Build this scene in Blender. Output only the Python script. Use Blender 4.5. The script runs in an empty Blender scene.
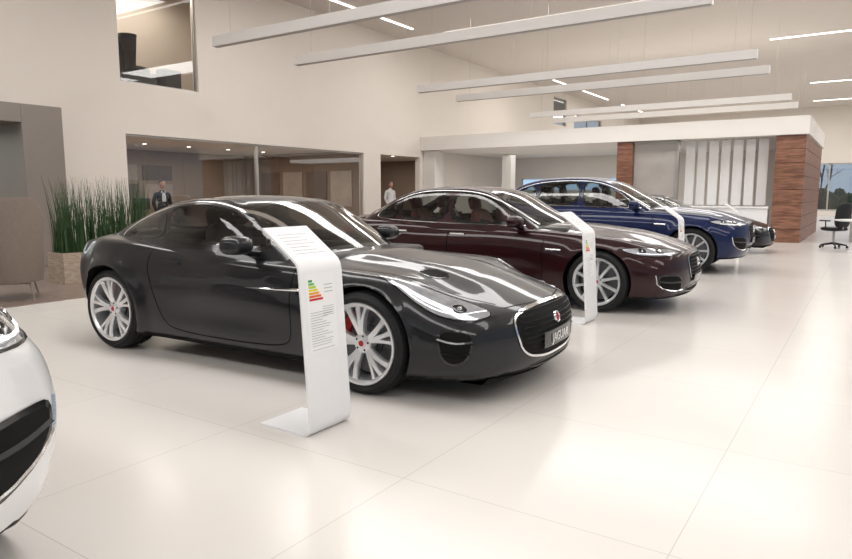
import bpy, bmesh, math, random
import numpy as np
from mathutils import Vector, Matrix
from mathutils.bvhtree import BVHTree
from mathutils.geometry import delaunay_2d_cdt
random.seed(4)
S=bpy.context.scene
S.view_settings.view_transform='Standard'
COL=S.collection

# ------------------------------------------------------------ materials
def mat(name,col,rough=.5,metal=0,coat=0,noise=0,nscale=20,emit=None,estr=0,spec=.5,trans=0,bump=0):
    m=bpy.data.materials.new(name); m.use_nodes=True
    nt=m.node_tree; b=nt.nodes['Principled BSDF']
    b.inputs['Base Color'].default_value=(*col,1)
    b.inputs['Roughness'].default_value=rough
    b.inputs['Metallic'].default_value=metal
    b.inputs['Coat Weight'].default_value=coat
    b.inputs['Coat Roughness'].default_value=.02
    b.inputs['Specular IOR Level'].default_value=spec
    if emit:
        b.inputs['Emission Color'].default_value=(*emit,1); b.inputs['Emission Strength'].default_value=estr
    if noise or bump:
        tc=nt.nodes.new('ShaderNodeTexCoord'); n=nt.nodes.new('ShaderNodeTexNoise')
        n.inputs['Scale'].default_value=nscale; n.inputs['Detail'].default_value=4
        nt.links.new(tc.outputs['Object'],n.inputs['Vector'])
        if noise:
            r=nt.nodes.new('ShaderNodeMapRange')
            r.inputs['To Min'].default_value=1-noise; r.inputs['To Max'].default_value=1+noise
            nt.links.new(n.outputs['Fac'],r.inputs['Value'])
            h=nt.nodes.new('ShaderNodeVectorMath'); h.operation='SCALE'; h.inputs[0].default_value=col
            nt.links.new(r.outputs[0],h.inputs['Scale']); nt.links.new(h.outputs[0],b.inputs['Base Color'])
        if bump:
            bp=nt.nodes.new('ShaderNodeBump'); bp.inputs['Strength'].default_value=bump; bp.inputs['Distance'].default_value=.01
            nt.links.new(n.outputs['Fac'],bp.inputs['Height']); nt.links.new(bp.outputs[0],b.inputs['Normal'])
    return m
def glassmat(name,tint,f0=.05,rough=0.0,gcol=(1,1,1)):
    m=bpy.data.materials.new(name); m.use_nodes=True; nt=m.node_tree
    for n in list(nt.nodes):
        if n.type!='OUTPUT_MATERIAL': nt.nodes.remove(n)
    out=[n for n in nt.nodes if n.type=='OUTPUT_MATERIAL'][0]
    t=nt.nodes.new('ShaderNodeBsdfTransparent'); t.inputs[0].default_value=(*tint,1)
    g=nt.nodes.new('ShaderNodeBsdfGlossy'); g.inputs['Roughness'].default_value=rough; g.inputs[0].default_value=(*gcol,1)
    lw=nt.nodes.new('ShaderNodeLayerWeight'); lw.inputs[0].default_value=.5
    pw=nt.nodes.new('ShaderNodeMath'); pw.operation='POWER'; pw.inputs[1].default_value=4.5
    mr=nt.nodes.new('ShaderNodeMapRange'); mr.inputs['To Min'].default_value=f0; mr.inputs['To Max'].default_value=.95
    nt.links.new(lw.outputs['Facing'],pw.inputs[0]); nt.links.new(pw.outputs[0],mr.inputs['Value'])
    x=nt.nodes.new('ShaderNodeMixShader')
    nt.links.new(mr.outputs[0],x.inputs[0]); nt.links.new(t.outputs[0],x.inputs[1]); nt.links.new(g.outputs[0],x.inputs[2])
    nt.links.new(x.outputs[0],out.inputs[0])
    return m
def woodmat(name,c1,c2,scale=6,axis=(1,1,12),rough=.45):
    m=bpy.data.materials.new(name); m.use_nodes=True; nt=m.node_tree; b=nt.nodes['Principled BSDF']
    tc=nt.nodes.new('ShaderNodeTexCoord'); mp=nt.nodes.new('ShaderNodeMapping'); mp.inputs['Scale'].default_value=axis
    n=nt.nodes.new('ShaderNodeTexNoise'); n.inputs['Scale'].default_value=scale; n.inputs['Detail'].default_value=5; n.inputs['Distortion'].default_value=.6
    cr=nt.nodes.new('ShaderNodeValToRGB'); cr.color_ramp.elements[0].color=(*c1,1); cr.color_ramp.elements[1].color=(*c2,1)
    cr.color_ramp.elements[0].position=.35; cr.color_ramp.elements[1].position=.65
    nt.links.new(tc.outputs['Object'],mp.inputs[0]); nt.links.new(mp.outputs[0],n.inputs['Vector']); nt.links.new(n.outputs['Fac'],cr.inputs[0]); nt.links.new(cr.outputs[0],b.inputs['Base Color'])
    b.inputs['Roughness'].default_value=rough
    return m
M={}
M['black']=mat('matte_black',(.005,.005,.005),.7,noise=.1,spec=.15)
M['gloss']=mat('gloss_black',(.005,.005,.006),.15,coat=.3,noise=.05)
M['seam']=mat('panel_gap',(.002,.002,.002),.9,noise=.05,spec=.1)
M['tyre']=mat('tyre_rubber',(.010,.010,.011),.65,noise=.15,nscale=40,spec=.3)
M['alloy']=mat('alloy_silver',(.74,.75,.77),.3,metal=.75,noise=.03)
M['disc']=mat('brake_disc',(.16,.16,.17),.4,metal=.8,noise=.1)
M['cal']=mat('caliper_red',(.45,.012,.010),.35,noise=.05)
M['chrome']=mat('chrome',(.8,.8,.81),.12,metal=1,noise=.02)
M['lampsil']=mat('lamp_reflector',(.46,.48,.52),.15,metal=.6,coat=1,noise=.5,nscale=14)
M['lamplit']=mat('lamp_blade',(.9,.93,1),.3,emit=(.85,.92,1),estr=.6,noise=.02)
M['tail']=mat('tail_lamp',(.25,.005,.005),.1,coat=1,noise=.05)
M['glass']=glassmat('car_glass',(.60,.62,.61),.06)
M['leather']=mat('leather_dark',(.02,.018,.018),.5,noise=.1)
M['leatherred']=mat('leather_red',(.13,.02,.015),.5,noise=.1)
M['white']=mat('white_powdercoat',(.84,.84,.85),.35,noise=.02)
M['plaster']=mat('plaster_cream',(.78,.72,.655),.8,noise=.02,nscale=2)
M['ceil']=mat('ceiling_paint',(.64,.59,.545),.85,noise=.02,nscale=2)
M['bulk']=mat('bulkhead_paint',(.80,.765,.72),.8,noise=.02,nscale=2)
M['taupe']=mat('taupe_panel',(.25,.215,.19),.6,noise=.05,nscale=3)
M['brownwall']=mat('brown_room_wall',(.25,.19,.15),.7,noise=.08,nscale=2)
M['led']=mat('led_strip',(1,1,1),.5,emit=(1,.98,.94),estr=3.0,noise=.01)
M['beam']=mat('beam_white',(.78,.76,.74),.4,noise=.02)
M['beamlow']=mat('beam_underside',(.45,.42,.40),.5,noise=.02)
M['alu']=mat('anodised_aluminium',(.45,.44,.42),.35,metal=.7,noise=.05)
M['winglass']=glassmat('window_glass',(.93,.93,.92),.05)
M['frost']=mat('frosted_screen',(.78,.77,.76),.4,noise=.05)
M['wood']=woodmat('walnut_wood',(.15,.065,.038),(.31,.145,.09),3,(1,1,9))
M['woodv']=woodmat('planter_wood',(.35,.27,.20),(.50,.42,.34),5,(2,2,8))
M['woodfl']=woodmat('dark_floor_wood',(.17,.12,.10),(.26,.20,.165),4,(1,8,1),.35)
M['leaf']=mat('leaf_green',(.03,.075,.02),.55,noise=.5,nscale=6)
M['soil']=mat('soil',(.04,.025,.015),.9,noise=.3)
M['felt']=mat('felt_taupe',(.185,.145,.12),.9,noise=.12,nscale=30,bump=.3)
M['skin']=mat('skin',(.55,.33,.24),.5,noise=.05)
M['hair']=mat('hair_dark',(.03,.02,.015),.6,noise=.2)
M['suit']=mat('suit_black',(.012,.012,.016),.8,noise=.1,spec=.2)
M['shirt']=mat('shirt_white',(.75,.75,.76),.7,noise=.03)
M['trouser']=mat('trouser_grey',(.05,.05,.06),.8,noise=.1)
M['ink']=mat('ink',(.42,.42,.44),.6,noise=.02)
M['blackpl']=mat('black_plastic',(.015,.015,.017),.45,noise=.1,spec=.3)
M['outwin']=mat('window_daylight_glow',(.3,.5,.7),.3,emit=(.45,.68,.95),estr=.8,noise=.1)  # window pane: emission stands in for daylight, no outdoors behind it
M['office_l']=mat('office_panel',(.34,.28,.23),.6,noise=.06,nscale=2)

# ------------------------------------------------------------ mesh helpers
class MB:
    def __init__(s): s.v=[]; s.f=[]; s.m=[]
    def add(s,v,f,m=0):
        o=len(s.v); s.v+= [tuple(p) for p in v]; s.f+=[tuple(i+o for i in q) for q in f]; s.m+=[m]*len(f) if isinstance(m,int) else list(m)
    def box(s,a,b,m=0,rot=None,org=None):
        x0,y0,z0=a;x1,y1,z1=b
        v=[Vector(p) for p in [(x0,y0,z0),(x1,y0,z0),(x1,y1,z0),(x0,y1,z0),(x0,y0,z1),(x1,y0,z1),(x1,y1,z1),(x0,y1,z1)]]
        if rot is not None:
            o=Vector(org) if org is not None else (v[0]+v[6])/2
            v=[rot@(p-o)+o for p in v]
        s.add(v,[(0,3,2,1),(4,5,6,7),(0,1,5,4),(1,2,6,5),(2,3,7,6),(3,0,4,7)],m)
    def rev(s,prof,n=48,m=0,axis='y',c=(0,0,0),closed=False):
        v=[]
        for (r,h) in prof:
            for i in range(n):
                a=2*math.pi*i/n
                if axis=='y': v.append((c[0]+r*math.cos(a),c[1]+h,c[2]+r*math.sin(a)))
                elif axis=='z': v.append((c[0]+r*math.cos(a),c[1]+r*math.sin(a),c[2]+h))
                else: v.append((c[0]+h,c[1]+r*math.cos(a),c[2]+r*math.sin(a)))
        f=[]
        K=len(prof)
        for k in range(K-1 if not closed else K):
            k2=(k+1)%K
            for i in range(n):
                j=(i+1)%n; f.append((k*n+i,k2*n+i,k2*n+j,k*n+j))
        s.add(v,f,m)
    def tube(s,pts,r,n=8,m=0,cap=True):
        pts=[Vector(p) for p in pts]; rs=r if isinstance(r,(list,tuple)) else [r]*len(pts)
        v=[];f=[]
        for i,p in enumerate(pts):
            t=(pts[min(i+1,len(pts)-1)]-pts[max(i-1,0)]).normalized()
            a=t.cross(Vector((0,0,1)))
            if a.length<.01: a=t.cross(Vector((1,0,0)))
            a.normalize(); b=t.cross(a)
            for k in range(n):
                th=2*math.pi*k/n; v.append(p+(a*math.cos(th)+b*math.sin(th))*rs[i])
        for i in range(len(pts)-1):
            for k in range(n):
                f.append((i*n+k,i*n+(k+1)%n,(i+1)*n+(k+1)%n,(i+1)*n+k))
        if cap: f.append(tuple(range(n))[::-1]); f.append(tuple((len(pts)-1)*n+k for k in range(n)))
        s.add(v,f,m)
    def sph(s,c,r,m=0,n=20,k=12,fn=None):
        v=[];f=[]
        for i in range(k+1):
            ph=math.pi*i/k
            for j in range(n):
                a=2*math.pi*j/n
                p=Vector((math.sin(ph)*math.cos(a),math.sin(ph)*math.sin(a),math.cos(ph)))
                if fn: p=fn(p)
                v.append((c[0]+p[0]*r[0],c[1]+p[1]*r[1],c[2]+p[2]*r[2]))
        for i in range(k):
            for j in range(n):
                f.append((i*n+j,(i+1)*n+j,(i+1)*n+(j+1)%n,i*n+(j+1)%n))
        s.add(v,f,m)
    def obj(s,name,mats,parent=None,smooth=True,ang=35,bevel=0,loc=None,rotz=None):
        me=bpy.data.meshes.new(name); me.from_pydata(s.v,[],s.f)
        for m in mats: me.materials.append(m)
        me.polygons.foreach_set('material_index',s.m)
        return finish(me,name,parent,smooth,ang,bevel,loc,rotz)
def finish(me,name,parent=None,smooth=True,ang=35,bevel=0,loc=None,rotz=None,fixn=True):
    if fixn:
        bm=bmesh.new(); bm.from_mesh(me); bmesh.ops.recalc_face_normals(bm,faces=bm.faces); bm.to_mesh(me); bm.free()
    if smooth:
        me.polygons.foreach_set('use_smooth',[True]*len(me.polygons)); me.set_sharp_from_angle(angle=math.radians(ang))
    o=bpy.data.objects.new(name,me); COL.objects.link(o)
    if parent: o.parent=parent
    if loc is not None: o.location=loc
    if rotz is not None: o.rotation_euler=(0,0,rotz)
    if bevel:
        b=o.modifiers.new('bevel','BEVEL'); b.width=bevel; b.segments=3; b.limit_method='ANGLE'
    return o
def empty(name,loc=(0,0,0),rotz=0):
    e=bpy.data.objects.new(name,None); COL.objects.link(e); e.location=loc; e.rotation_euler=(0,0,rotz); e.empty_display_size=.2
    return e

def pchip(tab):
    tab=sorted(tab); xs=np.array([t[0] for t in tab],float); ys=np.array([t[1] for t in tab],float)
    h=np.diff(xs); d=np.diff(ys)/h; m=np.zeros(len(xs)); m[0]=d[0]; m[-1]=d[-1]
    for i in range(1,len(xs)-1):
        if d[i-1]*d[i]>0:
            w1=2*h[i]+h[i-1]; w2=h[i]+2*h[i-1]; m[i]=(w1+w2)/(w1/d[i-1]+w2/d[i])
    def f(x):
        x=min(max(x,xs[0]),xs[-1]); i=int(min(max(np.searchsorted(xs,x)-1,0),len(xs)-2))
        t=(x-xs[i])/h[i]
        return float((2*t**3-3*t*t+1)*ys[i]+(t**3-2*t*t+t)*h[i]*m[i]+(-2*t**3+3*t*t)*ys[i+1]+(t**3-t*t)*h[i]*m[i+1])
    return f
def spline(P,per):
    P=np.array(P,float)
    a=P[1].copy(); a[0]=-a[0]; b=P[-2].copy(); b[0]=-b[0]
    Q=np.vstack([a,P,b]); h=np.sqrt(np.maximum(np.linalg.norm(np.diff(Q,axis=0),axis=1),1e-5))
    out=[]
    tan=[]
    for i in range(1,len(Q)-1):
        tan.append(((Q[i]-Q[i-1])/h[i-1]*h[i]+(Q[i+1]-Q[i])/h[i]*h[i-1])/(h[i-1]+h[i]))
    for i in range(len(P)-1):
        H=h[i+1]
        for k in range(per):
            t=k/per
            out.append((2*t**3-3*t*t+1)*P[i]+(t**3-2*t*t+t)*H*tan[i]+(-2*t**3+3*t*t)*P[i+1]+(t**3-t*t)*H*tan[i+1])
    out.append(P[-1])
    return np.array(out)
def sstep(t):
    t=np.clip(t,0,1); return t*t*(3-2*t)
def pip(pts,poly):
    pts=np.asarray(pts,float); poly=np.asarray(poly,float)
    x=pts[:,0][:,None]; y=pts[:,1][:,None]
    x0=poly[:,0][None]; y0=poly[:,1][None]; x1=np.roll(poly[:,0],-1)[None]; y1=np.roll(poly[:,1],-1)[None]
    c=((y0>y)!=(y1>y)); dy=np.where(np.abs(y1-y0)<1e-12,1e-12,y1-y0)
    xi=x0+(y-y0)*(x1-x0)/dy
    return (np.sum(c&(x<xi),axis=1)%2)==1
def chaikin(P,it=2):
    P=[np.array(p,float) for p in P]
    for _ in range(it):
        Q=[]
        for i in range(len(P)):
            a=P[i];b=P[(i+1)%len(P)]; Q+= [a*.75+b*.25,a*.25+b*.75]
        P=Q
    return np.array(P)
def area(P): return .5*np.sum(P[:,0]*np.roll(P[:,1],-1)-np.roll(P[:,0],-1)*P[:,1])
def inset(P,d):
    if area(P)<0: P=P[::-1]
    e=np.roll(P,-1,axis=0)-P; n=np.stack([-e[:,1],e[:,0]],1); n/=np.maximum(np.linalg.norm(n,axis=1),1e-9)[:,None]
    vn=n+np.roll(n,1,axis=0); vn/=np.maximum(np.linalg.norm(vn,axis=1),1e-9)[:,None]
    return P+vn*d
def frame(n):
    n=Vector(n).normalized(); u=Vector((0,0,1)).cross(n)
    if u.length<.05: u=Vector((0,1,0))
    u.normalize(); v=n.cross(u); return n,u,v
def cast(bvh,n,u,v,a,b,off):
    o=u*a+v*b+n*6
    h,nn,i,d=bvh.ray_cast(o,-n)
    if h is None:
        h,nn,i,d=bvh.find_nearest(u*a+v*b+n*.5)
    if nn.dot(n)<0: nn=-nn
    return h+nn*off
def decal(name,poly3,n,bvh,mats,parent,off=.003,sp=.04,ch=2,ins=None,mirror=True):
    n,u,v=frame(n)
    P=np.array([(Vector(p).dot(u),Vector(p).dot(v)) for p in poly3])
    if ch: P=chaikin(P,ch)
    if area(P)<0: P=P[::-1]
    def dens(P):
        out=[]
        for i in range(len(P)):
            a=P[i];b=P[(i+1)%len(P)]; k=max(1,int(np.linalg.norm(b-a)/sp))
            for j in range(k): out.append(a+(b-a)*j/k)
        return np.array(out)
    P=dens(P); V=[tuple(p) for p in P]; E=[(i,(i+1)%len(P)) for i in range(len(P))]
    IN=None
    if ins:
        IN=inset(P,ins); o=len(V); V+=[tuple(p) for p in IN]; E+=[(o+i,o+(i+1)%len(IN)) for i in range(len(IN))]
    lo=P.min(0);hi=P.max(0)
    G=np.array([(a,b) for a in np.arange(lo[0]+sp/2,hi[0],sp) for b in np.arange(lo[1]+sp/2,hi[1],sp)]).reshape(-1,2)
    if len(G):
        G=G[pip(G,inset(P,sp*.3))]; V+=[tuple(p) for p in G]
    r=delaunay_2d_cdt([Vector(p) for p in V],E,[],0,1e-5)
    vs=np.array([tuple(p) for p in r[0]]); fs=[f for f in r[2]]
    C=np.array([vs[list(f)].mean(0) for f in fs]); keep=pip(C,P)
    inn=pip(C,IN) if IN is not None else None
    faces=[];mi=[]
    for i,f in enumerate(fs):
        if keep[i]: faces.append(tuple(f)); mi.append(1 if (inn is not None and inn[i]) else 0)
    co=[cast(bvh,n,u,v,a,b,off) for a,b in vs]
    sides=[1,-1] if mirror else [1]
    for s in sides:
        c2=[(p[0],p[1]*s,p[2]) for p in co]; me=bpy.data.meshes.new(name); me.from_pydata(c2,[],faces if s==1 else [f[::-1] for f in faces])
        for m in mats: me.materials.append(m)
        me.polygons.foreach_set('material_index',mi)
        finish(me,name+('' if not mirror else ('_l' if s==1 else '_r')),parent,True,60,fixn=False)
    return P,IN,(n,u,v)
def ribbon(name,pts,n,bvh,m,parent,w=.008,off=.002,mirror=True,closed=False,smooth=2,w2=None):
    n,u,v=frame(n)
    P=np.array([(Vector(p).dot(u),Vector(p).dot(v)) for p in pts])
    if closed: P=chaikin(P,smooth); P=np.vstack([P,P[:1]])
    else:
        for _ in range(smooth):
            Q=[P[0]]
            for i in range(len(P)-1): Q+= [P[i]*.75+P[i+1]*.25,P[i]*.25+P[i+1]*.75]
            Q.append(P[-1]); P=np.array(Q)
    out=[P[0]]
    for i in range(len(P)-1):
        k=max(1,int(np.linalg.norm(P[i+1]-P[i])/.03))
        for j in range(1,k+1): out.append(P[i]+(P[i+1]-P[i])*j/k)
    P=np.array(out); co=[];F=[]
    L=len(P)
    for i in range(L):
        t=P[min(i+1,L-1)]-P[max(i-1,0)]; t/=max(np.linalg.norm(t),1e-9); q=np.array([-t[1],t[0]])
        ww=w if w2 is None else w+(w2-w)*i/(L-1)
        a=P[i]+q*ww/2;b=P[i]-q*ww/2
        co+=[cast(bvh,n,u,v,a[0],a[1],off*.3),cast(bvh,n,u,v,P[i][0],P[i][1],off),cast(bvh,n,u,v,b[0],b[1],off*.3)]
        if i: F+=[(3*i-3,3*i,3*i+1,3*i-2),(3*i-2,3*i+1,3*i+2,3*i-1)]
    for s in ([1,-1] if mirror else [1]):
        me=bpy.data.meshes.new(name); me.from_pydata([(p[0],p[1]*s,p[2]) for p in co],[],F if s==1 else [f[::-1] for f in F]); me.materials.append(m)
        finish(me,name+('' if not mirror else ('_l' if s==1 else '_r')),parent,True,60,fixn=False)

# ------------------------------------------------------------ wheels
WH={}
def wheel_mesh(key,r,rr,wd,style):
    if key in WH: return WH[key]
    b=MB(); h=wd/2
    b.rev([(rr-.004,h-.02),(rr+.008,h-.004),(rr+.03,h+.004),((r+rr)/2,h+.008),(r-.03,h-.002),(r-.012,h-.012),(r-.003,h-.03),(r,h-.06),(r,h-.075),(r-.008,h-.077),(r-.008,h-.085),(r,h-.087),
           (r,.006),(r-.008,.004),(r-.008,-.004),(r,-.006),(r,-h+.087),(r-.008,-h+.085),(r-.008,-h+.077),(r,-h+.075),(r,-h+.05),(r-.01,-h+.01),((r+rr)/2,-h-.006),(rr,-h+.01)],96,0)
    b.rev([(rr+.008,h-.004),(rr+.005,h+.004),(rr-.010,h+.003),(rr-.022,h-.012),(rr-.026,h-.05),(rr-.03,-h+.02),(rr,-h+.01)],96,1)
    b.rev([(.001,h-.11),(.11,h-.11),(.11,h-.12),(rr-.05,h-.12),(rr-.05,h-.15),(.001,h-.15)],48,3)
    b.rev([(.001,-.02),(rr-.025,-.02)],48,2)
    b.rev([(.001,h-.022),(.026,h-.022),(.03,h-.028),(.03,h-.03),(.062,h-.034),(.072,h-.05),(.072,h-.1)],40,1)
    b.rev([(.001,h-.018),(.018,h-.019),(.021,h-.024)],24,4)
    for k in range(5):
        a=2*math.pi*(k+.5)/5; b.rev([(.001,h-.030),(.007,h-.030),(.008,h-.04)],10,2,c=(.048*math.cos(a),0,.048*math.sin(a)))
    def spoke(a0,a1,wa,wb_,r1=None):
        st=[];N=8; r1=r1 or rr-.014
        for i in range(N):
            t=i/(N-1); rad=.05+(r1-.05)*t; a=a0+(a1-a0)*(t**.8); w=wa+(wb_-wa)*t
            if t>.8: w*=1+ (t-.8)*2.5
            yo=h-.036+.010*math.sin(t*math.pi)+.024*t; d=.04
            c=Vector((math.cos(a),0,math.sin(a))); tt=Vector((-math.sin(a),0,math.cos(a)))
            st.append([c*rad+tt*(-w)+Vector((0,yo-.010,0)),c*rad+tt*(-w*.75)+Vector((0,yo,0)),c*rad+tt*(w*.75)+Vector((0,yo,0)),c*rad+tt*w+Vector((0,yo-.010,0)),c*rad+tt*w*.8+Vector((0,yo-d,0)),c*rad-tt*w*.8+Vector((0,yo-d,0))])
        v=[p for s_ in st for p in s_]; f=[]
        for i in range(N-1):
            for k in range(6): f.append((i*6+k,(i+1)*6+k,(i+1)*6+(k+1)%6,i*6+(k+1)%6))
        b.add(v,f,1)
    if style=='twin':
        for k in range(5):
            a=2*math.pi*k/5+.3
            spoke(a-.12,a-.30,.022,.017); spoke(a+.12,a+.06,.022,.015)
            spoke(a+.12,a+.33,.016,.011)
    else:
        for k in range(10):
            a=2*math.pi*k/10+.2
            spoke(a,a+.04,.018,.016)
    me=bpy.data.meshes.new('wheel_'+key); me.from_pydata(b.v,[],b.f)
    for m in (M['tyre'],M['alloy'],M['black'],M['disc'],M['cal']): me.materials.append(m)
    me.polygons.foreach_set('material_index',b.m)
    bm=bmesh.new(); bm.from_mesh(me); bmesh.ops.recalc_face_normals(bm,faces=bm.faces); bm.to_mesh(me); bm.free()
    me.polygons.foreach_set('use_smooth',[True]*len(me.polygons)); me.set_sharp_from_angle(angle=math.radians(32))
    WH[key]=me; return me

# ------------------------------------------------------------ car builder
def ring_to_mesh(rings,cap):
    n=len(rings[0]); v=[tuple(p) for r in rings for p in r]; f=[]
    for i in range(len(rings)-1):
        for k in range(n):
            j=(k+1)%n; f.append((i*n+k,i*n+j,(i+1)*n+j,(i+1)*n+k))
    if cap:
        f.append(tuple(range(n))[::-1]); f.append(tuple((len(rings)-1)*n+k for k in range(n)))
    return v,f
def build_car(name,sp,paint,loc,rotz,interior='leather',wstyle='twin',caliper=True,scale=1):
    root=empty(name,(loc[0],loc[1],0),rotz); root.scale=(scale,)*3
    F={k:pchip(sp[k]) for k in ('w','zb','zw','zs','ws','zc','zr','gw','Bf','Br')}
    xf,xr,wb=sp['xf'],sp['xr'],sp['wb']; W=sp['W']
    r=sp['r']; R=r+sp.get('gap',.035); wz=r
    def half(x):
        w,zb,zw,zs,ws,zc=[F[k](x) for k in ('w','zb','zw','zs','ws','zc')]
        pts=[(0,zb),(.5*w,zb),(.86*w,zb+.004),(.95*w,zb+.035),(.982*w,zb+.13),(w,zw),(ws+.66*(w-ws),zw+.62*(zs-zw)),(ws,zs),(ws*.86,zs+.34*(zc-zs)),(.5*ws,zs+.84*(zc-zs)),(0,zc)]
        return spline(pts,6)
    def full(x,sc=1):
        h=half(x); 
        if sc!=1:
            zm=(h[0][1]+h[-1][1])/2; h=np.stack([h[:,0]*sc,zm+(h[:,1]-zm)*sc],1)
        lft=h; rgt=h[1:-1][::-1]*np.array([-1,1])
        ring=np.vstack([lft,rgt]); return [np.array((x,p[0],p[1])) for p in ring]
    rr=.07; rings=[]
    for sc in np.linspace(.04,.9,12): rings.append([p for p in full(xr,sc)])
    for th in np.linspace(0,1,6):
        a=th*math.pi/2; sc=.9+.1*math.sin(a); x=xr+rr*(1-math.cos(a)); g=full(x,sc); rings.append(g)
    for x in np.linspace(xr+rr,xf-rr,120)[1:-1]: rings.append(full(x))
    for th in np.linspace(0,1,6):
        a=math.pi/2*(1-th); sc=.9+.1*math.sin(a); x=xf-rr*(1-math.cos(a)); rings.append(full(x,sc))
    for sc in np.linspace(.9,.04,12)[1:]: rings.append(full(xf,sc))
    def deform(p):
        x,y,z=p
        s=float(sstep((x-sp['xf0'])/(xf-sp['xf0']))); t=float(sstep((sp['xr0']-x)/(sp['xr0']-xr)))
        ay=abs(y)
        if ay>.5*W:
            for xa in (0,-wb):
                d=math.hypot(x-xa,z-wz)
                y+=math.copysign(sp['flare']*math.exp(-((d-R-.01)/.075)**2)*min(1,(ay-.5*W)/(.35*W)),y)
            if -wb+R+.1<x<-R-.1:
                k=math.sin(math.pi*(x+wb-R-.1)/(wb-2*R-.2)); y-=math.copysign(.022*k*math.exp(-((z-sp['scoop'])/.1)**2)*min(1,(ay-.5*W)/(.35*W)),y)
        if -.6<x<xf and z>.45 and sp.get('bulge'):
            k=float(sstep((x+.6)/.3))*float(sstep((xf-x)/.4)); z+=sp['bulge']*k*(float(sstep((.42-ay)/.14))-.5*math.exp(-((ay-.52)/.08)**2))
        x2=x-s*(sp['Af']*(ay/W)**2.6+F['Bf'](z))+t*(sp['Ar']*(ay/W)**2.6+F['Br'](z))
        return (x2,y,z)
    rings=[[deform(p) for p in g] for g in rings]
    v,f=ring_to_mesh(rings,True)
    me=bpy.data.meshes.new('body'); me.from_pydata(v,[],f)
    for m in (paint,M['black'],M['gloss']): me.materials.append(m)
    bm=bmesh.new(); bm.from_mesh(me); bmesh.ops.recalc_face_normals(bm,faces=bm.faces); bm.to_mesh(me); bm.free()
    bo=bpy.data.objects.new('tmp',me); COL.objects.link(bo)
    bvh0=BVHTree.FromPolygons([tuple(p) for p in v],f)
    cb=MB()
    for xa in (0,-wb):
        for s in (1,-1):
            n=72; y0,y1=sorted((s*.50,s*1.3))
            vv=[(xa+R*math.cos(2*math.pi*i/n),y,wz+.0+R*math.sin(2*math.pi*i/n)) for y in (y0,y1) for i in range(n)]
            ff=[(i,(i+1)%n,n+(i+1)%n,n+i) for i in range(n)]+[tuple(range(n))[::-1],tuple(range(n,2*n))]
            cb.add(vv,ff,1)
    co=cb.obj('tmpc',[paint,M['black'],M['gloss']],smooth=False)
    md=bo.modifiers.new('b','BOOLEAN'); md.object=co; md.operation='DIFFERENCE'; md.solver='EXACT'
    dg=bpy.context.evaluated_depsgraph_get(); me2=bpy.data.meshes.new_from_object(bo.evaluated_get(dg))
    bpy.data.objects.remove(bo); bpy.data.objects.remove(co)
    gx1,gx0=sp['gx']; tum=sp['tum']; belt=sp['belt']; cr=sp['crown']
    def ys(x,z): return F['gw'](x)-tum*(z-belt)-.10*max(0,z-belt)**2
    def ghalf(x):
        zr=F['zr'](x); ze=zr-cr; low=min(sp['gz0'],ze-.14)
        e=ys(x,ze)
        pts=[(0,low),(ys(x,low)*.6,low),(ys(x,low),low),(ys(x,(low+ze)/2),(low+ze)/2),(ys(x,ze-.06),ze-.06),(e-.012,ze-.012),(e-.06,ze+.022),(.72*e,ze+.6*cr),(.4*e,ze+.88*cr),(0,zr)]
        return spline(pts,7)
    gm=sp['gmid']
    def gdef(x,y,z):
        s=float(sstep((x-gm)/(gx1-gm))); t=float(sstep((gm-x)/(gm-gx0)))
        return (x-s*sp['Ag']*(abs(y)/.75)**2+t*sp['Agr']*(abs(y)/.75)**2,y,z)
    grs=[]
    for x in np.linspace(gx0,gx1,110):
        h=ghalf(x); ring=np.vstack([h,h[1:-1][::-1]*np.array([-1,1])]); grs.append([gdef(x,p[0],p[1]) for p in ring])
    gv,gf=ring_to_mesh(grs,False)
    gb=BVHTree.FromPolygons([tuple(p) for p in gv],gf)
    wins=[]
    FR=M['gloss']
    zrf=F['zr']
    def topout(xa,xb,mar):
        L=[]
        for x in np.linspace(xa,xb,14):
            ze=zrf(x)-cr; y=ys(x,ze)-mar; q=gdef(x,y,0); L.append((q[0],y,1))
        T=[]
        yo=L[-1][1]
        for y in np.linspace(yo,-yo,9)[1:-1]: T.append((gdef(xb,y,0)[0],y,1))
        Rr=[(a,-b_,c) for a,b_,c in L[::-1]]
        B=[]
        yo=L[0][1]
        for y in np.linspace(-yo,yo,9)[1:-1]: B.append((gdef(xa,y,0)[0],y,1))
        return L+T+Rr+B
    P,IN,fr=decal('windscreen',topout(sp['ws_x'][0],sp['ws_x'][1],.085),(0,0,1),gb,[FR,M['glass']],root,off=.003,sp=.05,ch=1,ins=.03,mirror=False); wins.append((P,IN,fr,1))
    P,IN,fr=decal('rear_window',topout(sp['rw_x'][0],sp['rw_x'][1],.11),(0,0,1),gb,[FR,M['glass']],root,off=.003,sp=.05,ch=1,ins=.03,mirror=False); wins.append((P,IN,fr,1))
    for i,poly in enumerate(sp['side']):
        P,IN,fr=decal('side_window_%d'%(i+1),[(x,0,z) for x,z in poly],(0,1,0),gb,[FR,M['glass']],root,off=.003,sp=.05,ch=2,ins=.014)
        wins.append((P,IN,fr,0))
    gvn=np.array(gv); keepf=[];km=[]
    fa=np.array(gf); cent=gvn[fa].mean(1)
    nrm=np.cross(gvn[fa[:,1]]-gvn[fa[:,0]],gvn[fa[:,2]]-gvn[fa[:,0]])
    nrm/=np.maximum(np.linalg.norm(nrm,axis=1),1e-12)[:,None]
    sgn=np.sign(np.sum(nrm*(cent-np.stack([cent[:,0],0*cent[:,0],0*cent[:,0]+1.0],1)),axis=1)); nrm*=sgn[:,None]
    dele=nrm[:,2]<-.6; blk=np.zeros(len(fa),bool)
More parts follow.
